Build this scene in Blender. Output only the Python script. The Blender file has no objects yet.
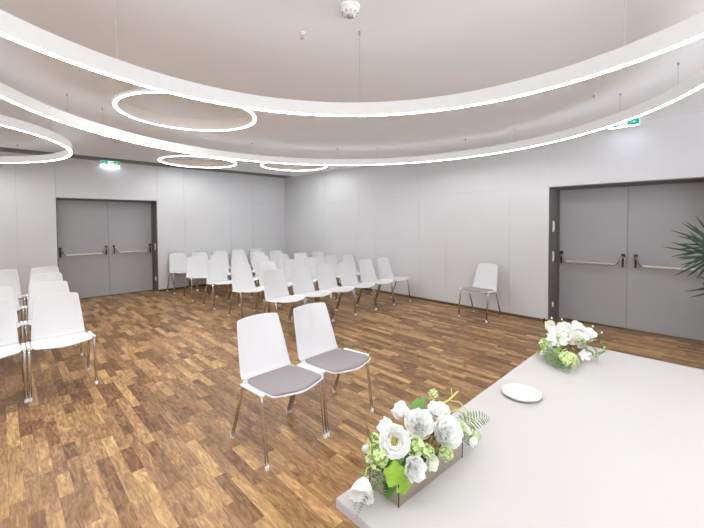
import bpy, bmesh, math, random
from mathutils import Vector, Matrix, Euler
SC = bpy.context.scene
COL = SC.collection
PI = math.pi

# ------------------------------------------------------------------ camera
cam_d = bpy.data.cameras.new('camera'); cam = bpy.data.objects.new('camera', cam_d); COL.objects.link(cam)
FW = Vector((0.6993, 0.7144, -0.0265)); RT = Vector((0.7145, -0.6996, -0.0061))
RT = (RT - FW * RT.dot(FW) / FW.length_squared).normalized(); FW.normalize(); UP = RT.cross(FW)
M3 = Matrix((RT, UP, -FW)).transposed()
cam.matrix_world = Matrix.Translation((0, 0, 1.5)) @ M3.to_4x4()
cam_d.sensor_fit = 'HORIZONTAL'; cam_d.sensor_width = 36; cam_d.lens = 359.4887 / 704 * 36
cam_d.shift_y = -(264 - 231.0854) / 704
cam_d.clip_start = 0.02
SC.camera = cam
# ------------------------------------------------------------------ light levels
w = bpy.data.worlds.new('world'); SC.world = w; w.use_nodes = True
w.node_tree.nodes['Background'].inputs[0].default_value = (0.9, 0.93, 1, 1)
WN, WL = w.node_tree.nodes, w.node_tree.links      # added fill: dim sky above, brighter below the horizon to light the ceiling
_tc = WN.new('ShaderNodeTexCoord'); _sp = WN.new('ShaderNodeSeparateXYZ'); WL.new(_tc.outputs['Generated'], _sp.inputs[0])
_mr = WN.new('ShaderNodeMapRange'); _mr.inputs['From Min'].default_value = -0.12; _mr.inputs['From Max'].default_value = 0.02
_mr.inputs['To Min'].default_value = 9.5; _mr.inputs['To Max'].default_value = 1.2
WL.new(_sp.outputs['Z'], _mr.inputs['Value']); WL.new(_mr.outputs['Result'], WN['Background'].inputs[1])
SC.view_settings.view_transform = 'Standard'; SC.view_settings.look = 'None'
SC.view_settings.exposure = 0.05; SC.view_settings.gamma = 1.0; SC.view_settings.use_curve_mapping = False
STRIP = 60.0      # ring light strip emission, facing the floor
UPLIGHT = 2.2     # ring light emission towards the ceiling
SIDE = 0.44       # opal side walls of the rings

# ------------------------------------------------------------------ helpers
def new_mat(name):
    m = bpy.data.materials.new(name); m.use_nodes = True
    return m, m.node_tree.nodes, m.node_tree.links, m.node_tree.nodes['Principled BSDF']

def mat(name, col, rough=0.5, metal=0.0, spec=None, noise=0.0, nscale=20, coat=0, transl=0.0, bump=0.0, emis=None, estr=0):
    m, N, L, B = new_mat(name)
    B.inputs['Base Color'].default_value = (*col, 1)
    B.inputs['Roughness'].default_value = rough; B.inputs['Metallic'].default_value = metal
    if spec is not None: B.inputs['Specular IOR Level'].default_value = spec
    if coat: B.inputs['Coat Weight'].default_value = coat
    if emis: B.inputs['Emission Color'].default_value = (*emis, 1); B.inputs['Emission Strength'].default_value = estr
    if noise or bump:
        tc = N.new('ShaderNodeTexCoord'); nt = N.new('ShaderNodeTexNoise'); nt.inputs['Scale'].default_value = nscale
        nt.inputs['Detail'].default_value = 4
        L.new(tc.outputs['Object'], nt.inputs['Vector'])
        if noise:
            mx = N.new('ShaderNodeMix'); mx.data_type = 'RGBA'
            mx.inputs[6].default_value = (*[c * (1 - noise) for c in col], 1)
            mx.inputs[7].default_value = (*[min(1, c * (1 + noise)) for c in col], 1)
            L.new(nt.outputs['Fac'], mx.inputs[0]); L.new(mx.outputs[2], B.inputs['Base Color'])
        if bump:
            bp = N.new('ShaderNodeBump'); bp.inputs['Strength'].default_value = bump; bp.inputs['Distance'].default_value = 0.002
            L.new(nt.outputs['Fac'], bp.inputs['Height']); L.new(bp.outputs['Normal'], B.inputs['Normal'])
    if transl:
        tr = N.new('ShaderNodeBsdfTranslucent'); tr.inputs['Color'].default_value = (*col, 1)
        ms = N.new('ShaderNodeMixShader'); ms.inputs[0].default_value = transl
        out = N['Material Output']
        L.new(B.outputs[0], ms.inputs[1]); L.new(tr.outputs[0], ms.inputs[2]); L.new(ms.outputs[0], out.inputs['Surface'])
    return m

def emit(name, col, s):
    m = bpy.data.materials.new(name); m.use_nodes = True; N = m.node_tree.nodes; L = m.node_tree.links
    N.remove(N['Principled BSDF']); e = N.new('ShaderNodeEmission'); e.inputs[0].default_value = (*col, 1); e.inputs[1].default_value = s
    L.new(e.outputs[0], N['Material Output'].inputs['Surface']); return m

def obj(name, bm, m, parent=None, smooth=False, loc=None, recalc=True):
    if recalc: bmesh.ops.recalc_face_normals(bm, faces=bm.faces)
    me = bpy.data.meshes.new(name); bm.to_mesh(me); bm.free()
    for x in (m if isinstance(m, (list, tuple)) else [m]): me.materials.append(x)
    if smooth:
        for p in me.polygons: p.use_smooth = True
    o = bpy.data.objects.new(name, me); COL.objects.link(o)
    if parent: o.parent = parent
    if loc: o.location = loc
    return o

def tag(o, label, cat, group=None):
    o['label'] = label; o['category'] = cat
    if group: o['group'] = group
    return o

def thing(name, label, cat, loc=(0, 0, 0), rotz=0, group=None):
    o = bpy.data.objects.new(name, None); COL.objects.link(o); o.empty_display_size = 0.1
    o.location = loc; o.rotation_euler = (0, 0, rotz)
    return tag(o, label, cat, group)

def struct(name, bm, m, smooth=False):
    o = obj(name, bm, m, None, smooth); o['kind'] = 'structure'; return o

def box(bm, x0, x1, y0, y1, z0, z1, bev=0.0, seg=2, mi=0, mtx=None):
    r = bmesh.ops.create_cube(bm, size=1)
    vs = r['verts']
    for v in vs:
        v.co = Vector(((x0 + x1) / 2 + v.co.x * (x1 - x0), (y0 + y1) / 2 + v.co.y * (y1 - y0), (z0 + z1) / 2 + v.co.z * (z1 - z0)))
    fs = list({f for v in vs for f in v.link_faces})
    if bev:
        es = list({e for v in vs for e in v.link_edges})
        rr = bmesh.ops.bevel(bm, geom=es, offset=bev, segments=seg, affect='EDGES', profile=0.5)
        fs = list(set(rr['faces']) | {f for f in fs if f.is_valid})
        vs = list({v for f in fs for v in f.verts})
    for f in fs: f.material_index = mi
    if mtx is not None:
        for v in vs: v.co = mtx @ v.co
    return vs

def tube(bm, pts, r, seg=12, cap=True, mi=0):
    """sweep a circle of radius r (number or list) along a polyline"""
    pts = [Vector(p) for p in pts]; n = len(pts)
    rr = r if isinstance(r, (list, tuple)) else [r] * n
    rings = []; prev = None
    for i, p in enumerate(pts):
        t = (pts[min(i + 1, n - 1)] - pts[max(i - 1, 0)]).normalized()
        if prev is None:
            a = Vector((0, 0, 1)) if abs(t.z) < 0.9 else Vector((1, 0, 0)); u = t.cross(a).normalized()
        else:
            u = (prev - t * prev.dot(t)).normalized()
        prev = u; v = t.cross(u)
        rings.append([bm.verts.new(p + (u * math.cos(2 * PI * k / seg) + v * math.sin(2 * PI * k / seg)) * rr[i]) for k in range(seg)])
    for a, b in zip(rings, rings[1:]):
        for k in range(seg):
            f = bm.faces.new((a[k], a[(k + 1) % seg], b[(k + 1) % seg], b[k])); f.material_index = mi
    if cap:
        f = bm.faces.new(list(reversed(rings[0]))); f.material_index = mi
        f = bm.faces.new(rings[-1]); f.material_index = mi

def lathe(bm, prof, seg=24, c=(0, 0, 0), mi=0, mtx=None):
    c = Vector(c); rings = []
    T = (lambda v: mtx @ v) if mtx is not None else (lambda v: v + c)
    for r, z in prof:
        if r < 1e-6: rings.append([bm.verts.new(T(Vector((0, 0, z))))])
        else: rings.append([bm.verts.new(T(Vector((r * math.cos(2 * PI * k / seg), r * math.sin(2 * PI * k / seg), z)))) for k in range(seg)])
    for a, b in zip(rings, rings[1:]):
        for k in range(seg):
            k2 = (k + 1) % seg
            if len(a) == 1 and len(b) == 1: continue
            if len(a) == 1: f = bm.faces.new((a[0], b[k], b[k2]))
            elif len(b) == 1: f = bm.faces.new((a[k], a[k2], b[0]))
            else: f = bm.faces.new((a[k], a[k2], b[k2], b[k]))
            f.material_index = mi

def dup(root, loc, rotz, label, group=None):
    r = root.copy(); COL.objects.link(r); r.location = loc; r.rotation_euler = (0, 0, rotz); r['label'] = label
    if group: r['group'] = group
    for ch in list(root.children):
        c = ch.copy(); COL.objects.link(c); c.parent = r
        for g in list(ch.children):
            d = g.copy(); COL.objects.link(d); d.parent = c
    return r

# ------------------------------------------------------------------ materials
def floor_material():
    m, N, L, B = new_mat('walnut_parquet')
    tc = N.new('ShaderNodeTexCoord'); sp = N.new('ShaderNodeSeparateXYZ'); L.new(tc.outputs['Object'], sp.inputs[0])
    def M(op, a, b=None, c=None):
        n = N.new('ShaderNodeMath'); n.operation = op
        for i, v in enumerate((a, b, c)):
            if v is None: continue
            if isinstance(v, (int, float)): n.inputs[i].default_value = v
            else: L.new(v, n.inputs[i])
        return n.outputs[0]
    X, Y = sp.outputs[0], sp.outputs[1]
    xs = M('DIVIDE', X, 0.0665); col = M('FLOOR', xs); fx = M('FRACT', xs)
    wn = N.new('ShaderNodeTexWhiteNoise'); wn.noise_dimensions = '1D'; L.new(col, wn.inputs['W'])
    wn2 = N.new('ShaderNodeTexWhiteNoise'); wn2.noise_dimensions = '1D'; L.new(M('ADD', col, 71.3), wn2.inputs['W'])
    ln = M('MULTIPLY_ADD', wn2.outputs['Value'], 0.16, 0.24)
    ys = M('ADD', M('DIVIDE', Y, ln), M('MULTIPLY', wn.outputs['Value'], 23.0))
    # warp so that staves in one strip differ in length
    ys = M('ADD', ys, M('MULTIPLY', M('SINE', M('MULTIPLY', ys, 1.7)), 0.3))
    row = M('FLOOR', ys); fy = M('FRACT', ys)
    cb = N.new('ShaderNodeCombineXYZ'); L.new(col, cb.inputs[0]); L.new(row, cb.inputs[1])
    idn = N.new('ShaderNodeTexWhiteNoise'); idn.noise_dimensions = '3D'; L.new(cb.outputs[0], idn.inputs['Vector'])
    idv = idn.outputs['Value']
    # grain
    gv = N.new('ShaderNodeCombineXYZ')
    L.new(M('MULTIPLY', X, 20.0), gv.inputs[0]); L.new(M('MULTIPLY', Y, 4.0), gv.inputs[1]); L.new(M('MULTIPLY', idv, 60.0), gv.inputs[2])
    g = N.new('ShaderNodeTexNoise'); g.inputs['Scale'].default_value = 1.6; g.inputs['Detail'].default_value = 5; g.inputs['Distortion'].default_value = 1.6
    L.new(gv.outputs[0], g.inputs['Vector'])
    gv2 = N.new('ShaderNodeCombineXYZ')
    L.new(M('MULTIPLY', X, 170.0), gv2.inputs[0]); L.new(M('MULTIPLY', Y, 7.0), gv2.inputs[1]); L.new(M('MULTIPLY', idv, 60.0), gv2.inputs[2])
    g2 = N.new('ShaderNodeTexNoise'); g2.inputs['Scale'].default_value = 1.0; g2.inputs['Detail'].default_value = 3
    L.new(gv2.outputs[0], g2.inputs['Vector'])
    tone = M('ADD', M('MULTIPLY', idv, 0.57), M('MULTIPLY', M('SUBTRACT', g.outputs['Fac'], 0.5), 1.35))
    tone = M('ADD', tone, M('MULTIPLY', M('SUBTRACT', g2.outputs['Fac'], 0.5), 0.35))
    tone = M('ADD', tone, 0.225)
    cr = N.new('ShaderNodeValToRGB'); e = cr.color_ramp.elements
    e[0].position = 0.0; e[0].color = (0.10, 0.055, 0.032, 1)
    e[1].position = 1.0; e[1].color = (0.58, 0.385, 0.205, 1)
    for p_, c_ in ((0.25, (0.18, 0.10, 0.052, 1)), (0.5, (0.275, 0.165, 0.09, 1)), (0.75, (0.40, 0.255, 0.135, 1))):
        q = e.new(p_); q.color = c_
    L.new(tone, cr.inputs[0])
    # hue shift per stave
    hs = N.new('ShaderNodeHueSaturation'); L.new(cr.outputs[0], hs.inputs['Color'])
    L.new(M('MULTIPLY_ADD', idn.outputs['Color'], 0.014, 0.493), hs.inputs['Hue']); hs.inputs['Saturation'].default_value = 1.12
    # joints
    def edge(f, wd): return M('MAXIMUM', M('LESS_THAN', f, wd), M('GREATER_THAN', f, 1 - wd))
    j = M('MAXIMUM', edge(fx, 0.011), edge(fy, 0.003))
    mx = N.new('ShaderNodeMix'); mx.data_type = 'RGBA'; L.new(M('MULTIPLY', j, 0.55), mx.inputs[0])
    L.new(hs.outputs[0], mx.inputs[6]); mx.inputs[7].default_value = (0.05, 0.028, 0.016, 1)
    L.new(mx.outputs[2], B.inputs['Base Color'])
    L.new(M('MULTIPLY_ADD', g.outputs['Fac'], 0.12, 0.30), B.inputs['Roughness'])
    B.inputs['Specular IOR Level'].default_value = 0.28
    bp = N.new('ShaderNodeBump'); bp.inputs['Strength'].default_value = 0.12; bp.inputs['Distance'].default_value = 0.001
    L.new(g2.outputs['Fac'], bp.inputs['Height']); L.new(bp.outputs['Normal'], B.inputs['Normal'])
    return m

FLOOR = floor_material()
CEIL = mat('ceiling_plaster', (0.85, 0.88, 0.915), 0.95, spec=0.0, noise=0.01, nscale=3)
WALL = mat('grey_wall_panel', (0.62, 0.625, 0.635), 0.6, spec=0.25, noise=0.012, nscale=6)
GAP = mat('panel_joint', (0.42, 0.415, 0.41), 0.8)
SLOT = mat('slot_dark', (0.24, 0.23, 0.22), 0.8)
WALLB = mat('plain_white_wall', (0.62, 0.61, 0.60), 0.8, spec=0.1)
WOODB = mat('baseboard_wood', (0.14, 0.075, 0.04), 0.5, noise=0.3, nscale=14)
DOORM = mat('door_grey', (0.37, 0.372, 0.382), 0.5, spec=0.3, noise=0.02, nscale=4)
JAMB = mat('jamb_grey', (0.14, 0.135, 0.13), 0.5)
BLACK = mat('black_rubber', (0.02, 0.02, 0.02), 0.6)
STEEL = mat('brushed_steel', (0.62, 0.60, 0.58), 0.28, 1.0)
DSTEEL = mat('dark_bracket', (0.36, 0.34, 0.33), 0.3, 0.9)
CHROME = mat('chrome', (0.80, 0.81, 0.83), 0.2, 1.0)
WHITEP = mat('white_plastic', (0.86, 0.86, 0.86), 0.38, spec=0.4)
SHELL = mat('chair_shell_white', (0.66, 0.66, 0.665), 0.42, spec=0.35)
FABRIC = mat('grey_seat_fabric', (0.30, 0.275, 0.285), 0.9, spec=0.15, noise=0.12, nscale=260, bump=0.4)
TABLE = mat('table_laminate', (0.42, 0.405, 0.39), 0.42, spec=0.4, noise=0.01, nscale=3)
TEDGE = mat('table_edge', (0.46, 0.43, 0.46), 0.5)
RINGW = mat('ring_opal_body', (0.28, 0.275, 0.27), 0.5, spec=0.3, emis=(1, 0.985, 0.97), estr=SIDE)
LED = emit('led_diffuser', (0.985, 0.99, 1.0), STRIP)
UPL = emit('led_uplight', (0.985, 0.99, 1.0), UPLIGHT)
UPLN = emit('led_uplight_low_ring', (0.985, 0.99, 1.0), UPLIGHT * 2.2)
WIRE = mat('steel_wire', (0.40, 0.39, 0.39), 0.6, 0.2)
DOT = mat('wire_mount', (0.35, 0.34, 0.34), 0.4, 0.6)

# ------------------------------------------------------------------ room shell
XB, YA, ZC = 5.72, 8.522, 2.727
XW, YS = -4.2, -3.6
SLOTY = 8.07
bm = bmesh.new(); box(bm, XW - .1, XB + 0.6, YS - .1, YA + 0.5, -0.1, 0); struct('floor', bm, FLOOR)
COFFERS = [(1.545, 4.155, .722), (2.88, 7.32, .722), (4.57, 6.436, .705)]   # round recesses with a light ring in the rim
bm = bmesh.new()
def loop(pts):
    vs = [bm.verts.new(p) for p in pts]
    return vs, [bm.edges.new((vs[i], vs[(i + 1) % len(vs)])) for i in range(len(vs))]
_, edges = loop([(XW - .1, YS - .1, ZC), (XB + .6, YS - .1, ZC), (XB + .6, SLOTY, ZC), (XW - .1, SLOTY, ZC)])
holes = []
for cx, cy, r in COFFERS:
    vs, es = loop([(cx + r * math.cos(2 * PI * k / 96), cy + r * math.sin(2 * PI * k / 96), ZC) for k in range(96)])
    edges += es; holes.append((vs, cx, cy, r))
bmesh.ops.triangle_fill(bm, use_beauty=True, edges=edges)
for vs, cx, cy, r in holes:
    up = [bm.verts.new((v.co.x, v.co.y, ZC + .12)) for v in vs]
    for k in range(96): bm.faces.new((vs[k], vs[(k + 1) % 96], up[(k + 1) % 96], up[k])).material_index = 1
    bm.faces.new(up)
box(bm, XW - .1, XB + 0.6, YS - .1, SLOTY, ZC + .15, ZC + .19)
box(bm, XW - .1, XB + 0.6, SLOTY - .004, SLOTY, ZC + .0005, ZC + .15)
struct('ceiling', bm, [CEIL, mat('recess_edge_beige', (0.78, 0.71, 0.64), 0.9, spec=0)])
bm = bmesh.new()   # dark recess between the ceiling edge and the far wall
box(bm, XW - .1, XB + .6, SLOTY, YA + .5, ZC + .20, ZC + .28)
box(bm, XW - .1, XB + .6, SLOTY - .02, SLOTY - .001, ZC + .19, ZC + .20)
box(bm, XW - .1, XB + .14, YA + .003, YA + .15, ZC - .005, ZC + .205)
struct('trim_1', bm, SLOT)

def panelled(name, axis, plane, back, cols, z0, z1, seam_z, opening, wide):
    """panel wall: cols = seam positions along the wall; panels 3 mm apart in front of a dark backing"""
    bm = bmesh.new(); g = 0.0015
    def pb(a0, a1, zz0, zz1, mi):
        if mi == 0: d0, d1 = plane, plane + 0.02
        else: d0, d1 = plane + 0.004, plane + 0.12
        if axis == 'x': box(bm, a0, a1, d0, d1, zz0, zz1, mi=mi)
        else: box(bm, d0, d1, a0, a1, zz0, zz1, mi=mi)
    o0, o1, oz = opening
    for a0, a1 in zip(cols, cols[1:]):
        mid = (a0 + a1) / 2
        if o0 < mid < o1:
            pb(a0 + g, a1 - g, oz, z1, 0)
        elif wide(a0, a1):
            pb(a0 + g, a1 - g, z0, seam_z - g, 0); pb(a0 + g, a1 - g, seam_z + g, z1, 0)
        else: pb(a0 + g, a1 - g, z0, z1, 0)
    pb(cols[0], o0, z0, z1, 1); pb(o1, cols[-1] + .14, z0, z1, 1)
    if axis == 'y': box(bm, plane, plane + .12, SLOTY - .1, cols[-1] + .14, z1, z1 + .28, mi=1); pb(o0 + .0, o1 - .0, oz + .001, z1, 1)
    return struct(name, bm, [WALL, GAP])

colsA = [XW, -3.75, -3.19, -2.06, -1.5, -0.35, 0.21, 0.742, 2.438, 3.0, 4.13, 4.7, XB]
panelled('wall_far', 'x', YA, 0, colsA, 0.0, ZC - .006, 1.99, (0.742, 2.438, 1.976), lambda a, b: b - a > 0.9)
colsB = [YS, -2.7, -1.7, -0.56, 0.0, 1.741, 2.3, 3.43, 4.0, 5.13, 5.7, 6.83, 7.4, YA]
panelled('wall_right', 'y', XB, 0, colsB, 0.0, ZC, 1.985, (0.0, 1.741, 1.9855), lambda a, b: b - a > 0.9)
# behind the camera, unseen: walls with tall windows added to let fill daylight in
def fill_window_wall(wall_name, axis, plane, thick, a0, a1, bays, idx):
    sill, head, top = .35, 2.55, ZC + .2
    def B(bm, u0, u1, d0, d1, z0, z1):
        if axis == 'x': box(bm, u0, u1, d0, d1, z0, z1)
        else: box(bm, d0, d1, u0, u1, z0, z1)
    bm = bmesh.new(); d0, d1 = sorted((plane, plane + thick))
    B(bm, a0, a1, d0, d1, 0, sill); B(bm, a0, a1, d0, d1, head, top)
    wb = (a1 - a0) / bays; pier = .18
    for i in range(bays + 1):
        c = a0 + i * wb; B(bm, max(a0, c - pier), min(a1, c + pier), d0, d1, sill, head)
    struct(wall_name, bm, WALLB)
    for i in range(bays):
        u0, u1 = a0 + i * wb + pier, a0 + (i + 1) * wb - pier; m = (d0 + d1) / 2
        bm = bmesh.new()
        B(bm, u0, u1, m - .03, m + .03, sill, sill + .05); B(bm, u0, u1, m - .03, m + .03, head - .05, head)
        B(bm, u0, u0 + .05, m - .03, m + .03, sill + .05, head - .05); B(bm, u1 - .05, u1, m - .03, m + .03, sill + .05, head - .05)
        B(bm, (u0 + u1) / 2 - .03, (u0 + u1) / 2 + .03, m - .03, m + .03, sill + .05, head - .05)
        struct('fill_window_%d' % (idx + i), bm, WHITEP)
fill_window_wall('wall_left', 'y', XW, -.12, YS, 1.0, 2, 6)
bm = bmesh.new(); box(bm, XW - .12, XW, 1.0, YA, 0, ZC + .2); struct('wall_left_far', bm, WALLB)
fill_window_wall('wall_near', 'x', YS, -.12, XW, XB, 5, 1)

# baseboards
def base_profile(bm, axis, a0, a1, plane):
    for d, z0, z1 in ((0.013, 0.0, 0.034), (0.009, 0.034, 0.042)):
        if axis == 'x': box(bm, a0, a1, plane - d, plane, z0, z1, 0.002, 1)
        else: box(bm, plane - d, plane, a0, a1, z0, z1, 0.002, 1)
bm = bmesh.new(); base_profile(bm, 'x', XW, 0.742, YA); base_profile(bm, 'x', 2.438, XB - .014, YA); struct('baseboard_far', bm, WOODB)
bm = bmesh.new(); base_profile(bm, 'y', 1.741, YA, XB); base_profile(bm, 'y', YS, 0.0, XB); struct('baseboard_right', bm, WOODB)

# ------------------------------------------------------------------ double doors
def double_door(name, label_side, org, ang, width, height, depth, hinge_z):
    """local: x along the opening seen from the room, y into the recess, z up"""
    root = bpy.data.objects.new(name, None); COL.objects.link(root); root.location = org; root.rotation_euler = (0, 0, ang)
    root['kind'] = 'structure'
    bm = bmesh.new(); t = 0.03
    box(bm, -.002, 0.012, 0.006, depth + .06, 0, height)                # jambs lining the recess
    box(bm, width - .012, width + .002, 0.006, depth + .06, 0, height)
    box(bm, 0.012, width - .012, 0.006, depth + .06, height - .012, height + .002)
    box(bm, 0.012, 0.035, depth - .012, depth + .06, 0, height - .012)  # door stops
    box(bm, width - .035, width - .012, depth - .012, depth + .06, 0, height - .012)
    box(bm, 0.035, width - .035, depth - .012, depth + .06, height - .03, height - .012)
    obj('door_frame', bm, JAMB, root)
    bm = bmesh.new(); box(bm, 0.035, width - .035, depth + 0.05, depth + 0.058, 0, height - .03); obj('door_backing', bm, BLACK, root)
    hw = width / 2
    for s in (0, 1):
        x0, x1 = (0.037, hw - .002) if s == 0 else (hw + .002, width - .037)
        bm = bmesh.new(); box(bm, x0, x1, depth, depth + .045, .010, height - .033, .002, 1)
        leaf = obj('door_leaf', bm, DOORM, root)
        # panic push bar: brackets at 1.03 to 0.85, bar at 0.885
        b0, b1 = x0 + (.035 if s == 0 else .092), x1 - .042
        for bx, sg in ((b0, 1), (b1, -1)):
            bm = bmesh.new()
            box(bm, bx - .019, bx + .019, depth - .035, depth, 0.845, 0.985, .006, 2, 1)
            box(bm, bx - .019, bx + .019, depth - .045, depth, 0.985, 1.035, .006, 2, 0)
            tube(bm, [(bx, depth - .035, 1.0), (bx + sg * .012, depth - .075, .985), (bx + sg * .040, depth - .092, .945), (bx + sg * .062, depth - .092, .905), (bx + sg * .092, depth - .088, .886)],
                 [.014, .015, .015, .014, .013], 10, mi=2)
            obj('bar_bracket', bm, [BLACK, STEEL, DSTEEL], leaf, recalc=True)
        bm = bmesh.new()
        tube(bm, [(b0 + .075, depth - .088, .886), (b1 - .075, depth - .088, .886)], .017, 14)
        obj('push_bar', bm, STEEL, leaf, smooth=False)
    for side, z0, z1 in hinge_z:
        x = 0.012 if side == 0 else width - .012; sg = 1 if side == 0 else -1
        bm = bmesh.new(); a, b = sorted((x, x + sg * .012)); box(bm, a, b, depth * .35, depth * .35 + .035, z0, z1, .002, 1)
        box(bm, a, b, depth * .35 + .04, depth * .35 + .055, z0 + .02, z1 - .02, .002, 1)
        obj('hinge', bm, WHITEP, root)
    return root

# local x must run left to right seen from the room, y away from it
double_door('door_1', 'far', (0.742, YA, 0), 0, 1.696, 1.976, 0.292, [(1, .90, 1.05), (1, .235, .32)])
double_door('door_2', 'right', (XB, 1.741, 0), -PI / 2, 1.741, 1.9855, 0.392, [(0, 1.33, 1.49), (0, .89, 1.04), (0, .21, .285)])
bm = bmesh.new(); box(bm, 0.6, 2.6, YA + .36, YA + .5, 0, 2.2); box(bm, XB + .46, XB + .6, -.2, 1.9, 0, 2.2); struct('trim_2', bm, SLOT)

bm = bmesh.new(); lathe(bm, [(0, 0), (.016, 0), (.016, .04), (.012, .062), (0, .062)], 14)
tag(obj('door_stop', bm, BLACK, None, loc=(XB - .045, 1.775, 0)), 'small black door stop on the floor at the left side of the right doorway', 'door stop')

# ------------------------------------------------------------------ ring lights
def ring(label, cx, cy, zb, r, h, wires, wd=0.034, flush=False):
    t = thing('ring_light', label, 'ceiling light', (cx, cy, zb), 0, 'small round recessed ring lights' if flush else 'suspended ring lights')
    seg = max(96, int(r * 90))
    def annulus(prof, mats):
        bm = bmesh.new(); rings = []
        for k in range(seg):
            a = 2 * PI * k / seg; c, s = math.cos(a), math.sin(a)
            rings.append([bm.verts.new((rr * c, rr * s, z)) for rr, z in prof])
        n = len(prof)
        for k in range(seg):
            A, B_ = rings[k], rings[(k + 1) % seg]
            for i in range(n):
                bm.faces.new((A[i], A[(i + 1) % n], B_[(i + 1) % n], B_[i]))
        return bm
    ri, ro = r - wd / 2, r + wd / 2
    obj('ring_body', annulus([(ri, h), (ri + .003, h), (ri + .003, h - .007), (ro - .003, h - .007), (ro - .003, h), (ro, h), (ro, 0), (ro - .002, 0), (ro - .002, .003), (ri + .002, .003), (ri + .002, 0), (ri, 0)], None), RINGW, t)
    obj('light_strip', annulus([(ri + .0022, .001), (ri + .0022, .0028), (ro - .0022, .0028), (ro - .0022, .001)], None), LED, t)
    if not flush: obj('top_light_strip', annulus([(ri + .0035, h - .0065), (ri + .0035, h - .003), (ro - .0035, h - .003), (ro - .0035, h - .0065)], None), UPLN if zb < 2.3 else UPL, t)
    for a in wires:
        wx, wy = a[0] - cx, a[1] - cy
        q = math.hypot(wx, wy); wx, wy = wx / q * r, wy / q * r
        top = ZC - zb
        bm = bmesh.new(); tube(bm, [(wx, wy, h - .003), (wx, wy, top - .012)], .0011, 6)
        wo = obj('suspension_wire', bm, WIRE, t)
        bm = bmesh.new(); lathe(bm, [(0, -.022), (.006, -.022), (.009, -.012), (.009, 0), (0, 0)], 12, (wx, wy, top))
        obj('ceiling_mount', bm, DOT, wo)
    return t
def around(cx, cy, r, degs): return [(cx + r * math.cos(math.radians(d)), cy + r * math.sin(math.radians(d))) for d in degs]
ring('large ring light nearest the camera, passing across the upper middle of the view', .738, .714, 2.187, 1.329, .080,
     [(1.684, 1.64), (2.02, .303), (.401, 2.045)] + around(.738, .714, 1.33, [150, 200, 250, 300]))
ring('widest ring light, hanging higher behind the nearest one and sweeping past the right wall', 2.349, 2.457, 2.445, 2.66, .10,
     [(4.92, 1.94), (.48, 4.36), (4.36, .67), (4.96, 2.67), (2.84, 5.2), (.81, 4.63), (2.12, 5.21), (3.857, .185), (4.07, 4.5), (4.53, 4.02)] + around(2.349, 2.457, 2.66, [185, 215, 245, 275]))
ring('ring light at the left picture edge, hanging in front of the far wall', -1.251, 6.334, 2.445, 1.967, .10,
     [(.327, 5.40), (.18, 7.6)] + around(-1.251, 6.334, 1.967, [60, 110, 160, 210, 260, 310]))
for (cx, cy, r), lab in zip(COFFERS, ('small ring light in a ceiling recess just beyond the nearest large ring',
        'small ring light set in the ceiling closest to the far wall',
        'small ring light set in the ceiling nearest the room corner')):
    ring(lab, cx, cy, ZC - .024, r - .019, .034, [], flush=True)

# ------------------------------------------------------------------ ceiling devices
t = thing('smoke_detector', 'white round smoke detector on the ceiling at the top edge of the picture', 'smoke detector', (1.452, 1.49, ZC))
bm = bmesh.new(); lathe(bm, [(0, 0), (.058, 0), (.058, -.012), (.052, -.018), (0, -.018)], 40); obj('detector_base', bm, WHITEP, t, True)
bm = bmesh.new(); lathe(bm, [(.047, -.018), (.050, -.024), (.046, -.040), (.034, -.050), (.020, -.053)], 40); obj('detector_head', bm, WHITEP, t, True)
bm = bmesh.new(); lathe(bm, [(.020, -.050), (.020, -.062), (.013, -.066), (0, -.066)], 24); obj('sensor_tip', bm, DOT, t, True)
bm = bmesh.new()
for k in range(10):
    a = 2 * PI * k / 10; box(bm, -.002, .002, .036, .0465, -.048, -.028, mtx=Matrix.Rotation(a, 4, 'Z'))
obj('vent_slots', bm, DOT, t)
RED = mat('red_glass_bulb', (0.7, 0.10, 0.06), 0.2)
def sprinkler(label, x, y):
    t = thing('sprinkler_head', label, 'sprinkler', (x, y, ZC), math.radians(35), 'ceiling sprinkler heads')
    bm = bmesh.new(); lathe(bm, [(0, 0), (.020, 0), (.018, -.004), (.009, -.006), (.008, -.014), (0, -.014)], 20); obj('escutcheon', bm, WHITEP, t, True)
    bm = bmesh.new(); tube(bm, [(.007, 0, -.010), (.011, 0, -.022), (.004, 0, -.036)], .0018, 8); tube(bm, [(-.007, 0, -.010), (-.011, 0, -.022), (-.004, 0, -.036)], .0018, 8)
    obj('yoke', bm, STEEL, t, True)
    bm = bmesh.new(); lathe(bm, [(0, -.014), (.0032, -.016), (.0032, -.031), (0, -.034)], 10); obj('bulb', bm, RED, t, True)
    bm = bmesh.new(); lathe(bm, [(0, -.035), (.014, -.036), (.015, -.0385), (0, -.039)], 16); obj('deflector', bm, STEEL, t, True)
sprinkler('sprinkler head with red bulb on the ceiling, below left of the smoke detector', 1.43, 1.91)
sprinkler('sprinkler head on the ceiling near the right exit sign', 4.146, .868)
sprinkler('sprinkler head on the ceiling between the small rings at left', 1.503, 5.754)

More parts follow.
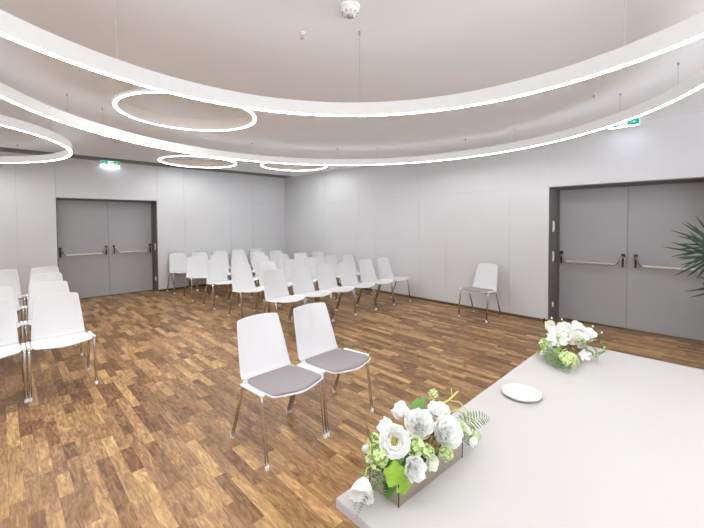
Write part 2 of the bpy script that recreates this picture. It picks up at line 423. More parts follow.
# ------------------------------------------------------------------ exit signs
GREEN = emit('sign_green', (0.02, 0.50, 0.28), 1.0)
SWHITE = emit('sign_white', (0.9, 1.0, 0.98), 1.0)
SGLOW = emit('sign_down_light', (0.80, 0.90, 1.0), 32)
def exit_sign(label, loc, rz, W=.33, Hh=.078):
    t = thing('exit_sign', label, 'exit sign', loc, rz, 'green emergency exit signs')
    # local: face towards -y, x left to right seen from the room
    bm = bmesh.new(); box(bm, -W / 2, W / 2, .001, .036, -Hh / 2, Hh / 2, .003, 2); obj('sign_housing', bm, WHITEP, t)
    bm = bmesh.new(); box(bm, -W / 2 + .004, W / 2 - .004, -.002, .001, -Hh / 2 + .003, Hh / 2 - .003); obj('sign_face', bm, SWHITE, t)
    for a, b in ((-W / 2 + .008, -W / 2 + .118), (W / 2 - .118, W / 2 - .008)):
        bm = bmesh.new(); box(bm, a, b, -.003, -.002, -Hh / 2 + .007, Hh / 2 - .007); obj('green_field', bm, GREEN, t)
    bm = bmesh.new()   # running figure through a doorway
    y0, y1 = -.0035, -.002
    box(bm, .012, .018, y0, y1, -.022, .022); box(bm, .012, .036, y0, y1, .018, .022); box(bm, .030, .036, y0, y1, -.022, .022)
    for p in (((-.012, .010), (-.004, -.004)), ((-.004, -.004), (-.014, -.012)), ((-.014, -.012), (-.022, -.012)), ((-.006, -.004), (.002, -.012)), ((.002, -.012), (.000, -.022)), ((-.012, .009), (-.022, .003)), ((-.012, .009), (-.002, .004))):
        (xa, za), (xb, zb) = p
        tube(bm, [(xa, -.003, za), (xb, -.003, zb)], .0022, 6)
    lathe(bm, [(0, -.001), (.004, -.001), (.004, .001), (0, .001)], 12, mtx=Matrix.Translation((-.009, -.003, .017)) @ Matrix.Rotation(PI / 2, 4, 'X'))
    obj('pictogram', bm, GREEN, t)
    for sx in (-1, 1):   # direction arrows
        bm = bmesh.new()
        c = sx * .098
        box(bm, c - .022, c + .022, -.0042, -.0032, -.003, .003)
        for s2 in (-1, 1):
            tube(bm, [(c + sx * .024, -.0038, 0), (c + sx * .010, -.0038, s2 * .013)], .0022, 6)
        obj('arrow', bm, SWHITE, t)
    bm = bmesh.new(); box(bm, -W / 2 + .02, W / 2 - .02, .006, .030, -Hh / 2 - .002, -Hh / 2); obj('down_light', bm, SGLOW, t)
    bm = bmesh.new(); box(bm, -.05, .05, .008, .030, Hh / 2, ZC - loc[2]); obj('sign_bracket', bm, WHITEP, t)
    return t
exit_sign('green running man exit sign glowing above the double door in the far wall', (1.60, YA - .045, 2.694), 0)
exit_sign('green running man exit sign on the right wall, partly covered by the largest ring', (XB - .23, .845, 2.685), -PI / 2)

# ------------------------------------------------------------------ chair
def lerp(a, b, t): return a + (b - a) * t
def interp(tab, t):
    for (t0, v0), (t1, v1) in zip(tab, tab[1:]):
        if t <= t1:
            s = (t - t0) / (t1 - t0); s = s * s * (3 - 2 * s) * .35 + s * .65
            if isinstance(v0, tuple): return tuple(lerp(a, b, s) for a, b in zip(v0, v1))
            return lerp(v0, v1, s)
    return tab[-1][1]
# centre profile (y, z), half width
SEAT = [(-.300, .424, .10), (-.296, .431, .150), (-.283, .437, .178), (-.262, .441, .198), (-.23, .443, .2105), (-.18, .442, .214), (-.12, .438, .214), (-.05, .432, .2135), (.02, .426, .212), (.075, .421, .209), (.108, .4195, .205), (.128, .423, .2035)]
BACK = [(.128, .423, .2035), (.140, .434, .2025), (.150, .452, .201), (.160, .485, .199), (.173, .53, .1955), (.190, .59, .190), (.208, .65, .184), (.227, .71, .178), (.243, .76, .172), (.2505, .785, .1685), (.2535, .795, .164), (.255, .800, .156)]
def shell_grid(bm, tab, is_back, nu=16):
    rows = []
    for i, (y, z, hw) in enumerate(tab):
        row = []
        for k in range(nu + 1):
            u = -1 + 2 * k / nu
            x = hw * u
            if is_back:
                f = min(1, max(0, (z - .423) / .2))
                yy = y + .030 * f * (1 - u * u); zz = z + (.012 * (1 - u * u) if z > .70 else 0) * min(1, (z - .70) / .08 if z > .7 else 0) + .006 * (1 - f) * u * u
            else:
                fr = max(0, min(1, (-.2 - y) / .1)); bk = max(0, min(1, (y + .1) / .22))
                yy = y + .0 * u * u + .03 * fr * fr * (u * u) ; zz = z + .006 * u * u * (1 - fr) * 1.0
            row.append(bm.verts.new((x, yy, zz)))
        rows.append(row)
    for a, b in zip(rows, rows[1:]):
        for k in range(nu): bm.faces.new((a[k], a[k + 1], b[k + 1], b[k]))
def solid(o, th, off=-1, sub=1):
    m = o.modifiers.new('thickness', 'SOLIDIFY'); m.thickness = th; m.offset = off
    if sub: s = o.modifiers.new('smooth', 'SUBSURF'); s.levels = sub; s.render_levels = sub
def orient_up(bm, want):
    bm.normal_update()
    s = sum((f.normal.dot(want) for f in bm.faces))
    if s < 0: bmesh.ops.reverse_faces(bm, faces=bm.faces)
LX = .2275
def make_chair(label, cushion, group=None):
    t = thing('chair', label, 'chair', (0, 0, 0), 0, group)
    bm = bmesh.new(); shell_grid(bm, SEAT, False); orient_up(bm, Vector((0, 0, 1)))
    solid(obj('seat', bm, SHELL, t, True, recalc=False), .010)
    bm = bmesh.new(); shell_grid(bm, BACK, True); orient_up(bm, Vector((0, -1, .2)))
    solid(obj('backrest', bm, SHELL, t, True, recalc=False), .010)
    for s in (-1, 1):
        for f in (-1, 1):
            bm = bmesh.new()
            if f < 0: pts = [(s * LX, -.120, .428), (s * LX, -.160, .427), (s * LX, -.172, .418), (s * LX, -.1775, .395), (s * (LX + .0017), -.2255, .020)]
            else: pts = [(s * LX, .030, .420), (s * LX, .056, .419), (s * LX, .070, .408), (s * LX, .080, .385), (s * (LX + .0017), .2235, .020)]
            tube(bm, pts, .0112, 12)
            lg = obj('leg', bm, CHROME, t, True)
            x, y = s * (LX + .0017), (-.228 if f < 0 else .2255)
            bm = bmesh.new(); lathe(bm, [(0, 0), (.011, 0), (.0125, .004), (.0125, .024), (.0115, .028), (0, .028)], 16, (x, y, 0)); obj('foot_glide', bm, WHITEP, lg, True)
        bm = bmesh.new()   # white cover on the side of the frame
        box(bm, s * LX - .0125, s * LX + .0125, -.190, .086, .4305, .446, .005, 2)
        for v in bm.verts: v.co.z -= .016 * (v.co.y + .19) / .276
        obj('side_cover', bm, WHITEP, t)
    bm = bmesh.new()
    for y, z in ((-.115, .4205), (.028, .4105)):
        tube(bm, [(-LX, y, z), (-LX + .03, y, z - .012), (LX - .03, y, z - .012), (LX, y, z)], .0085, 10)
    for s in (-1, 1):
        tube(bm, [(s * LX, -.125, .425), (s * LX, .035, .4165)], .010, 10)
    obj('seat_frame', bm, CHROME, t, True)
    if cushion:
        bm = bmesh.new(); nu, top = 16, []
        tab = [(-.292, .433, .110), (-.287, .436, .150), (-.272, .440, .180), (-.245, .443, .198), (-.18, .442, .2065), (-.10, .4365, .2065), (0, .428, .204), (.07, .423, .196), (.105, .4215, .182), (.122, .423, .160)]
        n = len(tab)
        for i, (y, z, hw) in enumerate(tab):
            row = []
            for k in range(nu + 1):
                u = -1 + 2 * k / nu; e = min(i, n - 1 - i, k, nu - k)
                lift = (.002, .013, .017, .018)[min(e, 3)]
                fr = max(0, min(1, (-.2 - y) / .1)); bk = max(0, (y - .05) / .06)
                row.append(bm.verts.new((hw * u, y + .03 * fr * fr * u * u - .012 * bk * u * u * .6 + .010 * bk * (1 - u * u), z + .006 * u * u * (1 - fr) + lift)))
            top.append(row)
        for a, b in zip(top, top[1:]):
            for k in range(nu): bm.faces.new((a[k], a[k + 1], b[k + 1], b[k]))
        orient_up(bm, Vector((0, 0, 1)))
        solid(obj('seat_cushion', bm, FABRIC, t, True, recalc=False), .004)
    return t

c_pad = make_chair('white chair with grey seat pad, left one of the linked front pair', True, 'white chairs with grey seat pads')
c_pad.location = (1.350, 2.119, 0)
dup(c_pad, (1.834, 2.122, 0), 0, 'white chair with grey seat pad, right one of the linked front pair')
dup(c_pad, (5.322, 2.598, 0), -PI / 2 - .04, 'white chair with grey seat pad standing alone against the right wall')
ROWN = ['front row', 'second row', 'third row', 'fourth row', 'back row']
POSN = ['right end', 'second from the right end', 'third from the right end', 'third from the left end', 'second from the left end', 'left end']
POS5 = ['right end', 'second from the right end', 'middle', 'second from the left end', 'left end']
GR = 'plain white chairs of the large block at the back right'
GL = 'plain white chairs of the small block at the left edge'
rnd = random.Random(5)
c_plain = None
for r, yf in enumerate([4.04, 5.03, 6.03, 7.0, 7.99]):
    for c in range(6):
        if r >= 3 and c == 0: continue
        pos = POSN[c] if r < 3 else POS5[c - 1]
        lab = 'plain white chair at the %s of the %s, large chair block' % (pos, ROWN[r]) if pos in ('right end', 'left end', 'middle') else 'plain white chair %s in the %s, large chair block' % (pos, ROWN[r])
        loc = (5.24 - .484 * c, yf + .228 + rnd.uniform(-.004, .004) + (c % 2) * 0, 0)
        rz = 0
        if c_plain is None:
            c_plain = make_chair(lab, False, GR); c_plain.location = loc
        else: dup(c_plain, loc, rz, lab, GR)
for r, (yf, dx) in enumerate([(4.04, 0), (5.03, .02), (6.02, .06), (7.0, .11)]):
    for c in range(2):
        lab = 'plain white chair in the %s of the left block, %s' % (['front row', 'second row', 'third row', 'back row'][r], ['next to the open floor' if r < 2 else 'on the door side', 'cut by the picture edge'][c])
        dup(c_plain, (.38 - .484 * c + dx, yf + .228, 0), 0, lab, GL)

# ------------------------------------------------------------------ table
TX0, TX1, TY0, TY1, TZ = .642, 2.525, -.62, .726, .74
t = thing('conference_table', 'large white table with thin square edges in the right foreground', 'table', ((TX0 + TX1) / 2, (TY0 + TY1) / 2, 0))
cx, cy = (TX0 + TX1) / 2, (TY0 + TY1) / 2
bm = bmesh.new(); box(bm, TX0 - cx, TX1 - cx, TY0 - cy, TY1 - cy, TZ - .004, TZ, .0012, 1); obj('tabletop', bm, TABLE, t)
bm = bmesh.new(); box(bm, TX0 - cx, TX1 - cx, TY0 - cy, TY1 - cy, TZ - .026, TZ - .0042, .001, 1); obj('table_edge_board', bm, TEDGE, t)
for sx in (-1, 1):
    for sy in (-1, 1):
        x, y = sx * ((TX1 - TX0) / 2 - .16), sy * ((TY1 - TY0) / 2 - .16)
        bm = bmesh.new(); tube(bm, [(x, y, .012), (x, y, TZ - .026)], .025, 18)
        lg = obj('leg', bm, CHROME, t, True)
        bm = bmesh.new(); lathe(bm, [(0, 0), (.03, 0), (.03, .008), (.014, .014), (0, .014)], 18, (x, y, 0)); obj('foot', bm, BLACK, lg, True)
bm = bmesh.new()
box(bm, -(TX1 - TX0) / 2 + .16, (TX1 - TX0) / 2 - .16, -.02, .02, TZ - .07, TZ - .03); 
for sx in (-1, 1):
    x = sx * ((TX1 - TX0) / 2 - .16); box(bm, x - .02, x + .02, -(TY1 - TY0) / 2 + .16, (TY1 - TY0) / 2 - .16, TZ - .066, TZ - .028)
obj('under_frame', bm, STEEL, t)

DISHW = mat('dish_white', (0.54, 0.54, 0.53), 0.3)
GLASSY = mat('dish_centre', (0.44, 0.455, 0.44), 0.15, spec=0.6)
t = thing('round_dish', 'flat round white dish lying between the two flower arrangements', 'dish', (1.606, .592, TZ))
bm = bmesh.new(); lathe(bm, [(0, 0), (.060, 0), (.073, .003), (.080, .011), (.080, .0145), (.077, .016), (.070, .0135), (.066, .007), (0.064, .005), (0, .005)], 56); obj('dish_body', bm, DISHW, t, True)
bm = bmesh.new(); lathe(bm, [(0, .0075), (.0645, .0075), (.0645, .0055), (0, .0055)], 56); obj('dish_insert', bm, GLASSY, t)

#F0
# ------------------------------------------------------------------ flowers
PETAL = mat('white_petal', (0.93, 0.93, 0.90), 0.6, spec=0.2, transl=0.3)
PETALC = mat('cream_petal', (0.90, 0.90, 0.80), 0.6, spec=0.2, transl=0.3)
YEL = mat('yellow_stamen', (0.60, 0.47, 0.03), 0.7)
GREENW = mat('pale_green_floret', (0.62, 0.74, 0.36), 0.65, spec=0.2, transl=0.2, noise=.12, nscale=60)
LEAF2 = mat('cluster_core_green', (0.30, 0.45, 0.12), 0.7)
LIME = mat('lime_leaf', (0.34, 0.55, 0.06), 0.5, spec=0.3, transl=0.3, noise=.2, nscale=50)
LEAF = mat('mid_green_leaf', (0.13, 0.27, 0.06), 0.45, spec=0.35, transl=0.2, noise=.25, nscale=40)
FERN = mat('grey_green_fern', (0.17, 0.25, 0.11), 0.6, spec=0.2, transl=0.2, noise=.2, nscale=40)
STEM = mat('yellow_green_stem', (0.45, 0.50, 0.12), 0.5)
MOSS = mat('brown_dried_moss', (0.24, 0.15, 0.06), 0.9, noise=.4, nscale=90)
BALLM = mat('silvery_seed_pod', (0.66, 0.65, 0.64), 0.3, spec=.6, transl=.3)
BRONZE = mat('bronze_mirror_planter', (0.47, 0.40, 0.33), 0.28, 0.85)
FOAM = mat('dark_green_foam', (0.03, 0.05, 0.02), 0.9)

def aim(d, roll=0.0):
    d = Vector(d).normalized()
    return d.to_track_quat('Z', 'Y').to_matrix().to_4x4() @ Matrix.Rotation(roll, 4, 'Z')

def petal_grid(bm, L, Wd, open_, cup, mtx, R, ns=6, nw=5, ruff=.0, tipw=.5, base=.12):
    """one petal starting at the flower centre; open_ = tilt from the axis (rad), cup = how far the tip bends back towards it"""
    rows = []; ph = R.uniform(0, 6)
    for i in range(ns + 1):
        s = i / ns
        a = open_ * (1 - cup * s)                       # angle from the axis along the petal
        if i == 0: r, z = 0.0, 0.0
        else: r += math.sin(a) * L / ns; z += math.cos(a) * L / ns
        wdt = Wd * (base + (1 - base) * math.sin(PI * min(1, s * (1 - tipw * .5) + .02) ** .85) ** .7) if s < 1 else Wd * .50
        row = []
        for k in range(nw + 1):
            t = -1 + 2 * k / nw
            x = wdt * t; lift = (t * t) * wdt * .35
            rf = ruff * s * s * math.sin(ph + 5 * t + 3 * s)
            ca, sa = math.cos(a), math.sin(a)
            row.append(bm.verts.new(mtx @ Vector((r - ca * lift * .6 + rf * ca, x, z + sa * lift + rf * sa - (0 if abs(t) < .7 else 0.0) - (abs(t) ** 2) * s ** 4 * L * .06))))
        rows.append(row)
    for a_, b_ in zip(rows, rows[1:]):
        for k in range(nw): bm.faces.new((a_[k], a_[k + 1], b_[k + 1], b_[k]))

def bloom(parent, c, d, rad, seed, layers=((6, 1.15, 1.0), (6, .85, .92), (5, .55, .8), (4, .3, .65)), m=None, centre=True, name='rose_bloom', wf=.82, ruff=.05, cup=.55):
    R = random.Random(seed); T = Matrix.Translation(c) @ aim(d, R.uniform(0, 6)); bm = bmesh.new()
    for li, (n, op, sc) in enumerate(layers):
        for k in range(n):
            a = 2 * PI * (k + .5 * (li % 2)) / n + R.uniform(-.15, .15)
            petal_grid(bm, rad * 1.25 * sc * R.uniform(.92, 1.05), rad * wf * sc, op * R.uniform(.92, 1.08), cup, T @ Matrix.Rotation(a, 4, 'Z') @ Matrix.Translation((rad * .03, 0, 0)), R, ruff=rad * ruff)
    o = obj(name, bm, m or PETAL, parent, True, recalc=False)
    if centre:
        bm = bmesh.new()
        for k in range(14):
            a = k * 2.4; q = rad * .16 * math.sqrt(k / 14)
            p = T @ Vector((q * math.cos(a), q * math.sin(a), rad * .12)); e = T @ Vector((1.6 * q * math.cos(a), 1.6 * q * math.sin(a), rad * (.42 + R.uniform(0, .1))))
            tube(bm, [p, e], [rad * .02, rad * .045], 6)
        obj('stamens', bm, YEL, o, True)
    return o

def cluster(parent, c, rad, seed, m=None, n=46, name='floret_cluster', fl=.30):
    R = random.Random(seed); bm = bmesh.new(); c = Vector(c)
    bmesh.ops.create_icosphere(bm, subdivisions=2, radius=rad * .6, matrix=Matrix.Translation(c))
    for f_ in bm.faces: f_.material_index = 1
    for k in range(n):
        z = 1 - 2 * (k + .5) / n
        if z < -.75: continue
        a = k * 2.39996; q = math.sqrt(1 - z * z)
        d = Vector((q * math.cos(a), q * math.sin(a), z)); p = c + d * rad * R.uniform(.68, 1.05)
        T = Matrix.Translation(p) @ aim(d + Vector((R.uniform(-.6, .6), R.uniform(-.6, .6), R.uniform(-.6, .6))), R.uniform(0, 6))
        s = rad * fl * R.uniform(.8, 1.15)
        for j in range(5):
            t = 2 * PI * j / 5; u = Vector((math.cos(t), math.sin(t), 0)); v = Vector((-u.y, u.x, 0))
            pts = [Vector((0, 0, 0)), u * s * .55 + v * s * .36 + Vector((0, 0, s * .18)), u * s + Vector((0, 0, s * .08)), u * s * .55 - v * s * .36 + Vector((0, 0, s * .18))]
            bm.faces.new([bm.verts.new(T @ x) for x in pts])
    return obj(name, bm, [m or GREENW, LEAF2], parent, False, recalc=False)

def leaf_mesh(bm, a, b, wd, up=(0, 0, 1), fold=.25, droop=.15, n=8):
    a, b = Vector(a), Vector(b); t = (b - a); L = t.length; t.normalize(); s = t.cross(Vector(up))
    s = s.normalized() if s.length > 1e-4 else Vector((1, 0, 0)); nn = s.cross(t)
    prev = None
    for i in range(n + 1):
        q = i / n; w_ = wd * math.sin(PI * min(.98, q * .93 + .05)) ** .8
        c = a + t * L * q + nn * (math.sin(PI * q) * droop * L)
        row = [bm.verts.new(c - s * w_ + nn * fold * w_), bm.verts.new(c), bm.verts.new(c + s * w_ + nn * fold * w_)]
        if prev:
            bm.faces.new((prev[0], prev[1], row[1], row[0])); bm.faces.new((prev[1], prev[2], row[2], row[1]))
        prev = row
def leaf(parent, a, b, wd, m=None, up=(0, 0, 1), **k):
    bm = bmesh.new(); leaf_mesh(bm, a, b, wd, up, **k); return obj('leaf', bm, m or LEAF, parent, True, recalc=False)
def palmate(parent, c, d, rad, m, seed, lobes=5):
    """broad lobed leaf"""
    R = random.Random(seed); T = Matrix.Translation(c) @ aim(d, R.uniform(-.3, .3)); bm = bmesh.new(); n = lobes * 8
    cen = bm.verts.new(T @ Vector((0, 0, 0))); mid, rim = [], []
    for k in range(n):
        t = 2 * PI * k / n; r = rad * (.86 + .12 * math.cos(lobes * t) + .03 * math.sin(17 * t))
        mid.append(bm.verts.new(T @ Vector((r * .5 * math.cos(t), r * .5 * math.sin(t), rad * (.10 + .03 * math.sin(lobes * 2 * t))))))
        rim.append(bm.verts.new(T @ Vector((r * math.cos(t), r * math.sin(t), rad * (.02 + .10 * math.sin(3 * t + seed))))))
    for k in range(n):
        k2 = (k + 1) % n; bm.faces.new((cen, mid[k], mid[k2])); bm.faces.new((mid[k], rim[k], rim[k2], mid[k2]))
    return obj('leaf', bm, m, parent, True, recalc=False)
def fern(parent, pts, wd, n=16, m=None, up=(0, 0, 1), name='fern_frond', lw=.085):
    n = max(7, int(n * .8))
    """frond along a poly-line, paired leaflets; wd = half width at the base"""
    P = [Vector(p) for p in pts]; bm = bmesh.new()
    def at(q):
        f = q * (len(P) - 1); i = min(int(f), len(P) - 2); return P[i].lerp(P[i + 1], f - i)
    tube(bm, [at(i / 10) for i in range(11)], [.0011 * (1 - .07 * i) for i in range(11)], 5)
    for i in range(1, n + 1):
        q = i / (n + 1); c = at(q); t = (at(min(1, q + .05)) - at(max(0, q - .05))).normalized()
        s = t.cross(Vector(up)); s = s.normalized() if s.length > 1e-4 else Vector((1, 0, 0))
        w_ = wd * math.sin(PI * (.25 + .72 * q)) ** .8
        for sg in (-1, 1):
            leaf_mesh(bm, c, c + (s * sg * .9 + t * .45).normalized() * w_, w_ * lw, up, .1, .06, 4)
    return obj(name, bm, m or FERN, parent, False, recalc=False)
def stem(parent, pts, r=.0016, m=None, name='stem'):
    bm = bmesh.new(); tube(bm, pts, r, 7); return obj(name, bm, m or STEM, parent, True)
def planter(parent, x0, x1, y0, y1, z0, h, ang):
    cx, cy = (x0 + x1) / 2, (y0 + y1) / 2; Rz = Matrix.Translation((cx, cy, z0)) @ Matrix.Rotation(ang, 4, 'Z'); bm = bmesh.new()
    a, b = (x1 - x0) / 2, (y1 - y0) / 2; t = .004
    box(bm, -a, a, -b, -b + t, 0, h, .0008, 1, mtx=Rz); box(bm, -a, a, b - t, b, 0, h, .0008, 1, mtx=Rz)
    box(bm, -a, -a + t, -b + t, b - t, 0, h, .0008, 1, mtx=Rz); box(bm, a - t, a, -b + t, b - t, 0, h, .0008, 1, mtx=Rz)
    box(bm, -a + t, a - t, -b + t, b - t, 0, t, mtx=Rz)
    p = obj('planter_box', bm, BRONZE, parent)
    for sx in (-1, 1):
        for sy in (-1, 1):
            bm = bmesh.new(); box(bm, sx * a - .0012, sx * a + .0012, sy * b - .0012, sy * b + .0012, 0.0, h, mtx=Rz); obj('corner_edge', bm, BLACK, p)
    bm = bmesh.new(); box(bm, -a + t, a - t, -b + t, b - t, t, h - .008, mtx=Rz); obj('flower_foam', bm, FOAM, parent)
def sub(o, parent): return o

def rel(t, v): return tuple(Vector(v) - t.location)
def arrangement_near():
    t = thing('flower_arrangement', 'long low arrangement of white roses in a bronze box at the near table corner', 'flower arrangement', (.893, .63, TZ), 0, 'flower arrangements on the table')
    P = lambda x, y, z: rel(t, (x, y, z))
    b0 = t.location
    planter(t, .742 - b0.x, 1.046 - b0.x, .575 - b0.y, .685 - b0.y, 0, .062, -.06)
    open_l = ((6, 1.35, 1.0), (6, 1.05, .9), (5, .72, .72))
    bloom(t, P(.785, .635, .878), (-.75, -.62, .55), .042, 1, open_l, centre=True)
    bloom(t, P(.785, .578, .828), (-.35, -.75, .45), .036, 2, ((5, .95, 1), (5, .7, .95), (4, .45, .85), (3, .25, .7)), centre=False)
    bloom(t, P(.915, .645, .862), (-.5, -.45, .75), .044, 3, ((6, 1.3, 1), (6, .95, .92), (5, .6, .8), (4, .3, .65)), centre=False)
    bloom(t, P(.970, .590, .838), (-.35, -.7, .65), .045, 4, ((6, 1.2, 1.05), (5, .9, 1), (5, .6, .85), (4, .3, .7)), centre=False)
    bloom(t, P(1.035, .650, .845), (-.2, -.2, 1), .038, 5, ((6, 1.3, 1), (5, .9, .9), (4, .5, .75)), centre=False)
    bloom(t, P(1.08, .590, .80), (.35, -.5, .6), .027, 6, ((5, 1.1, 1), (4, .7, .85), (3, .35, .7)), centre=False)
    bloom(t, P(.862, .572, .810), (-.3, -.8, .4), .024, 7, ((5, 1.1, 1), (4, .6, .8)), PETALC, centre=False)
    bloom(t, P(.895, .690, .880), (-.35, .1, 1), .038, 8, ((3, .35, 1), (3, .6, .85)), centre=False, name='tulip_bloom')
    bloom(t, P(.820, .675, .885), (-.8, .25, .35), .034, 9, ((3, .5, 1), (2, .9, .9)), centre=False, name='tulip_bloom')
    bloom(t, P(1.075, .557, .790), (.3, -.6, -.4), .020, 10, ((3, .3, 1), (2, .5, .8)), centre=False, name='small_bud')
    # bell shaped bloom hanging over the table edge at left
    bl = bloom(t, P(.690, .662, .806), (-.62, -.38, -.36), .040, 11, ((5, .48, 1.25), (4, .36, 1.1)), centre=False, name='bell_bloom', wf=.5, ruff=.06, cup=-.55)
    stem(t, [P(.765, .645, .80), P(.735, .66, .822), P(.708, .67, .820), P(.690, .662, .806)], .0022)
    for i, (x, y, z, r) in enumerate([(.735, .650, .850, .034), (.832, .594, .858, .030), (.925, .556, .815, .023), (1.06, .684, .900, .017), (1.035, .570, .845, .019), (1.105, .560, .785, .019), (.765, .690, .855, .024), (.862, .575, .838, .020)]):
        cluster(t, P(x, y, z), r, 20 + i, n=40)
    palmate(t, P(.742, .598, .822), (-.6, -.75, .35), .034, LIME, 2)
    palmate(t, P(.752, .580, .795), (-.4, -.85, .2), .024, LIME, 3)
    palmate(t, P(.775, .625, .835), (-.5, -.6, .5), .028, LEAF, 5)
    bm = bmesh.new(); R = random.Random(3)
    for k in range(60):
        c = Vector(P(.895, .590, .838)) + Vector((R.gauss(0, .013), R.gauss(0, .010), R.gauss(0, .011)))
        d = Vector((R.uniform(-1, 1), R.uniform(-1, 1), R.uniform(-1, 1))).normalized() * .012
        e = d.cross(Vector((R.uniform(-1, 1), R.uniform(-1, 1), R.uniform(-1, 1)))).normalized() * .006
        tube(bm, [c - d, c + e, c + d], .0017, 5)
    obj('dried_moss', bm, MOSS, t, True)
    # ferns and sprigs
    fern(t, [P(.76, .64, .815), P(.715, .665, .820), P(.680, .690, .79)], .028, 16)
    fern(t, [P(.755, .63, .80), P(.715, .640, .800), P(.690, .645, .760), P(.672, .640, .752)], .020, 16, LEAF)
    fern(t, [P(.745, .625, .79), P(.700, .640, .790), P(.655, .640, .765), P(.625, .632, .745)], .010, 20, FERN, lw=.22)
    fern(t, [P(.750, .65, .80), P(.70, .67, .79), P(.660, .668, .762), P(.645, .655, .745)], .010, 16, FERN, lw=.22)
    fern(t, [P(.765, .62, .79), P(.742, .620, .782), P(.728, .622, .752)], .024, 12, LEAF, lw=.3)
    fern(t, [P(1.06, .60, .79), P(1.12, .595, .81), P(1.18, .575, .812), P(1.235, .560, .795)], .035, 18, up=(-.5, -.6, .6))
    fern(t, [P(1.06, .58, .78), P(1.10, .565, .79), P(1.145, .550, .775)], .030, 12, up=(-.4, -.6, .6))
    fern(t, [P(1.05, .59, .785), P(1.10, .60, .815), P(1.14, .605, .835)], .026, 12, up=(-.5, -.6, .6))
    for a, b, w_ in ((( .96, .69, .84), (1.00, .725, .885), .011), ((.98, .69, .84), (1.035, .735, .88), .011), ((.97, .68, .85), (.965, .725, .89), .010), ((1.0, .69, .85), (1.055, .72, .885), .010),
                     ((.80, .60, .81), (.83, .56, .79), .010), ((.83, .59, .80), (.87, .55, .785), .010), ((.75, .64, .83), (.715, .66, .87), .009), ((.78, .67, .84), (.75, .70, .885), .008), ((.86, .60, .83), (.84, .57, .86), .010), ((1.03, .58, .82), (1.07, .55, .80), .010), ((1.01, .62, .85), (.995, .60, .88), .009), ((.81, .645, .84), (.80, .66, .87), .012)):
        leaf(t, P(*a), P(*b), w_)
    stem(t, [P(1.0, .66, .83), P(1.06, .665, .868), P(1.11, .655, .872), P(1.165, .65, .886)], .0032)
    stem(t, [P(1.11, .655, .872), P(1.14, .63, .862), P(1.15, .60, .835), P(1.145, .57, .80)], .0018)
    stem(t, [P(1.05, .64, .85), P(1.10, .62, .855), P(1.13, .59, .83)], .0022)
    stem(t, [P(1.13, .653, .877), P(1.145, .665, .90)], .0018)
    bm = bmesh.new(); lathe(bm, [(0, -.011), (.007, -.009), (.0108, -.003), (.0108, .003), (.007, .009), (0, .011)], 14, P(.722, .689, .858)); tube(bm, [P(.722, .689, .848), P(.745, .67, .83)], .001, 6)
    obj('seed_pod', bm, BALLM, t, True)
    for i, (a, c, b) in enumerate((((.76, .68, .84), (.735, .70, .905), (.745, .69, .87)), ((.765, .69, .85), (.75, .715, .91), (.755, .70, .865)))):
        stem(t, [P(*a), P(*c), P(*b)], .001, MOSS, 'twig')
arrangement_near()

